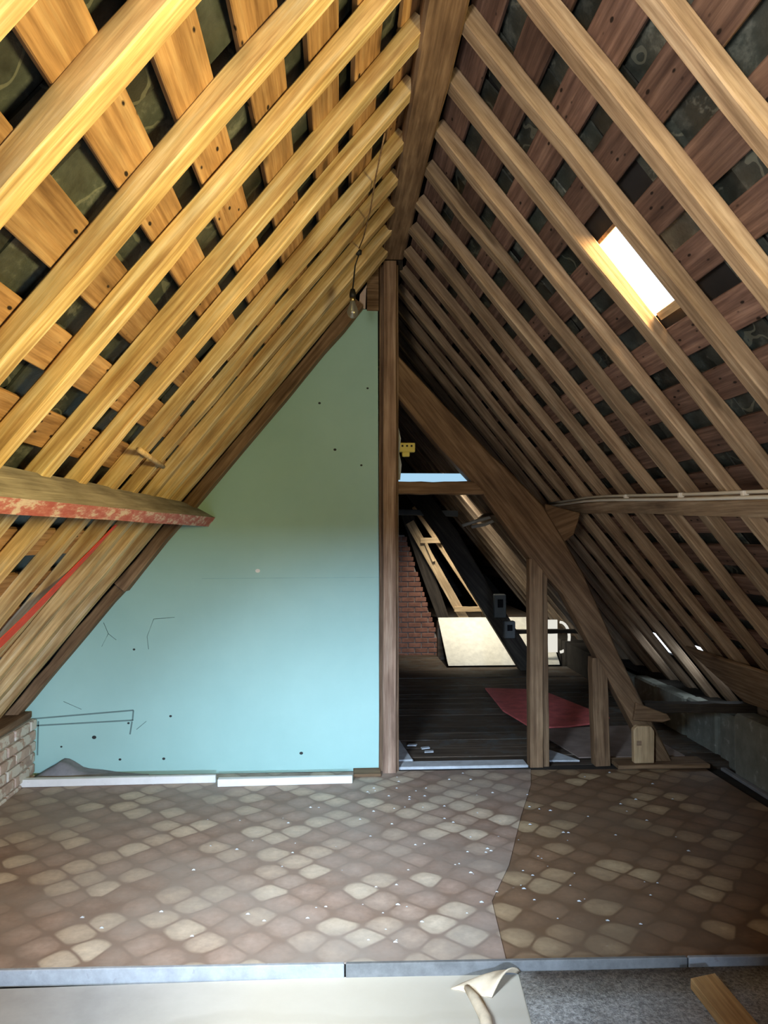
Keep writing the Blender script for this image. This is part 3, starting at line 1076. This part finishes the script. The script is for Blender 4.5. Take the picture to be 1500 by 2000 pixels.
# ------------------------------------------------------------------ far attic seen through the frame
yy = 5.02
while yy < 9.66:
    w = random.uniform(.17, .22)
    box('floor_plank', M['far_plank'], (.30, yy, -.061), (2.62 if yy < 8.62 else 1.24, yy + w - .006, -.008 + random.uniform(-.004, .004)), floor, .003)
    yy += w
box('threshold', M['pale_dust'], (.385, 4.955, -.02), (1.235, 5.085, .012), floor, .006)
thing(extr('plaster_pile', M['pale_dust'], [(.385, 5.09, .0), (.50, 5.10, .0), (.45, 5.6, .0), (.39, 5.9, .0)], (0, 0, .018), bevel=.006),
      'pale plaster rubble on the dark floor behind the tall post', 'rubble')
thing(extr('board_scrap', M['pale_dust'], [(1.40, 5.05, .0), (1.60, 5.04, .0), (1.47, 5.30, .0), (1.40, 5.32, .0)], (0, 0, .012), bevel=.002),
      'pale triangular board scrap behind the square post', 'board')
for x, yv, a, lab in [(.63, 5.33, .1, 'larger pale plaster chip on the dark floor, nearest the threshold'), (.615, 5.42, .3, 'thin pale plaster chip lying just behind the larger one'), (.53, 5.50, -.1, 'pale plaster chip on the dark floor beside the rubble pile')]:
    c, s_ = math.cos(a), math.sin(a)
    q = [(x + c * u - s_ * v, yv + s_ * u + c * v, 0) for u, v in ((-.035, -.02), (.03, -.018), (.038, .018), (-.025, .02))]
    thing(extr('plaster_chip', M['pale_dust'], q, (0, 0, .008), bevel=.002), lab, 'chip')
rm = extr('red_mat', M['red_mat'], [(1.43, 7.45, .0), (1.95, 7.35, .0), (2.22, 6.2, .0), (2.10, 6.05, .0), (1.80, 5.93, .0), (1.50, 5.90, .0), (1.40, 6.5, .0)], (0, 0, .014), bevel=.004)
thing(rm, 'faded red mat on the dark floor beyond the square post', 'mat')
hb = extr('hardboard_sheet', M['grey_board'], [(1.50, 5.88, .0), (2.3, 5.95, .0), (2.35, 5.12, .0), (1.62, 5.12, .0)], (0, 0, .008), bevel=.002)
thing(hb, 'grey brown hardboard sheet on the floor in front of the red mat', 'board')
ins = extr('insulation_board', M['insulation'], [(1.28, 8.90, -.02), (2.60, 8.90, -.02), (2.60, 9.56, .44), (1.25, 9.56, .44)], (0, .03, .03), bevel=.004)
thing(ins, 'bright white insulation board sloping up from the dark far floor', 'board')
box('raised_floor', M['far_plank'], (1.25, 9.60, -.06), (2.62, 13.1, .42), floor, 0)

# brick chimney with a raked side
CY_ = 9.70


def rake(z):
    return .84 + (1.534 - z) * .3155


chp = [(.35, -.05), (rake(-.05) - .01, -.05), (rake(1.5) - .01, 1.5), (.35, 1.5)]
ch = extr('chimney', M['mortar'], [(a, CY_ + .012, z) for a, z in chp], (0, .5, 0))
thing(ch, 'red brick chimney stack with a raked side beyond the doorway', 'chimney')
for r in range(24):
    z = -.045 + r * .064
    x = .38 - (.085 if r % 2 else 0)
    while x < rake(z):
        a, b = max(x, .352), min(x + .16, rake(z))
        if b - a > .03:
            box('brick', M['brick'], (a, CY_ - random.uniform(0, .006), z), (b, CY_ + .05, z + .052), ch, .004)
        x += .170
thing(timber('rail_shade_board', M['dark_oak'], (1.50, 9.672, -.05), (.86, 9.672, 1.80), (1, 0, 0), .15, .03, None, 6, .003, .003), 'dark board for the shaded side of the pale rail, beside the brick chimney', 'board')  # added dark strip stands in for the shaded side of the rail

# second truss
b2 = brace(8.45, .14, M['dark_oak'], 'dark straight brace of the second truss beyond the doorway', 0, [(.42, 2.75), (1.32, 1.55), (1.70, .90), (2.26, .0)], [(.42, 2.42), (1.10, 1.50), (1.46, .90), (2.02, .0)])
thing(timber('collar_tie', M['meter_grey'], (.36, 8.50, 1.765), (1.33, 8.50, 1.735), (0, 1, 0), .09, .065), 'tie of the second truss beyond the doorway, bluish light in its grey', 'beam')  # grey colour holds the bluish light falling on the tie
for z, w, h, lab in [(.72, .10, .15, 'upper grey meter box on the dark brace of the second truss'), (.46, .095, .11, 'lower grey meter box on the dark brace of the second truss')]:
    xx = 1.78 if z > .6 else 1.885
    o = box('meter_box', M['meter_grey'], (xx - w * .65, 8.36, z - h * .85), (xx + w * .65, 8.449, z + h * .85), bevel=.008)
    box('meter_window', M['dark_slab'], (xx - w * .3, 8.355, z - h * .1), (xx + w * .3, 8.365, z + h * .5), o, .002)
    thing(o, lab, 'meter')
thing(tube('cable_loop', M['cable'], [(1.32, 8.10, 1.60), (1.50, 8.05, 1.66), (1.64, 8.0, 1.70), (1.66, 8.0, 1.66), (1.55, 8.05, 1.61), (1.42, 8.1, 1.585)], .018), 'loop of pale cable hanging from the far end of the purlin', 'cable')

# pale leaning frame in the far attic
FY = 9.60
fr = empty('framework', (1.58, FY + .03, .42))
thing(fr, 'pale wooden leaning trestle with two rungs above the white insulation board', 'framework')
timber('rail', M['pale_wood'], (1.60, FY + .03, .43), (.90, FY + .03, 1.66), (0, 1, 0), .05, .11, fr, 8, .002, .003)
timber('rail', M['pale_wood'], (1.80, FY + .06, .60), (.96, FY + .06, 1.86), (0, 1, 0), .05, .060, fr, 8, .002, .003)
timber('rung', M['pale_wood'], (1.03, FY, 1.43), (1.30, FY, 1.43), (0, 1, 0), .05, .07, fr, 4, .002, .003)
timber('rung', M['pale_wood'], (1.46, FY, .57), (1.85, FY, .57), (0, 1, 0), .05, .06, fr, 4, .002, .003)
timber('upright', M['pale_wood'], (1.835, FY + .05, .425), (1.835, FY + .05, .66), (1, 0, 0), .04, .04, fr, 4, .002, .003)
timber('knee', M['pale_wood'], (1.10, FY, 1.40), (1.20, FY, 1.17), (0, 1, 0), .05, .04, fr, 4, .002, .003)

# small bright opening low under the far eaves
wo = struct(extr('window_2', M['white_glow'], [(2.42, 8.95, .12), (2.585, 8.95, .12), (2.585, 8.95, .50), (2.42, 8.95, .50)], (0, .03, 0)))
arch = []
for k in range(13):
    t = -math.pi / 2 + math.pi * k / 12
    arch.append((2.60 + .11 * math.cos(t), 8.90, .305 + .175 * math.sin(t)))
tube('arched_frame', M['white_glow'], arch, .017, wo, 6)  # frame glows too, its brightness put into the emission
thing(timber('dark_bar', M['dark_oak'], (2.05, 8.8, .385), (2.85, 8.8, .385), (0, 1, 0), .05, .05), 'dark bar crossing the small bright opening under the far eaves', 'bar')

# pale blue strip above the collar tie, made as a self-lit pane
fs_ = struct(extr('blue_strip', M['oak'], [(.385, 5.04, 1.842), (1.0, 5.04, 1.842), (1.0, 5.04, 1.850), (.385, 5.04, 1.850)], (0, .03, 0)))
extr('glowing_pane', M['glow_pane'], [(.39, 5.05, 1.850), (.93, 5.05, 1.850), (.865, 5.05, 1.908), (.39, 5.05, 1.908)], (0, .006, 0), fs_)

# yellow junction box behind the post
jb = empty('junction_box', (.46, 5.02, 2.05))
thing(jb, 'small yellow junction box fixed behind the tall post above the tie', 'electrical box')
box('body', M['yellow_plastic'], (.392, 5.0, 2.045), (.505, 5.05, 2.105), jb, .004)
box('base', M['yellow_plastic'], (.42, 5.01, 2.015), (.47, 5.045, 2.046), jb, .004)
for x in (.415, .445, .475):
    box('socket_hole', M['hole'], (x, 4.998, 2.078), (x + .012, 5.002, 2.090), jb, .0005)
thing(extr('torn_plaster', M['pale_dust'], [(.386, 4.99, 1.86), (.405, 4.99, 1.86), (.415, 4.99, 1.96), (.40, 4.99, 2.03), (.41, 4.99, 2.13), (.395, 4.99, 2.2), (.386, 4.99, 2.2)], (0, .012, 0)),
      'ragged strip of pale plaster along the back of the tall post', 'plaster')
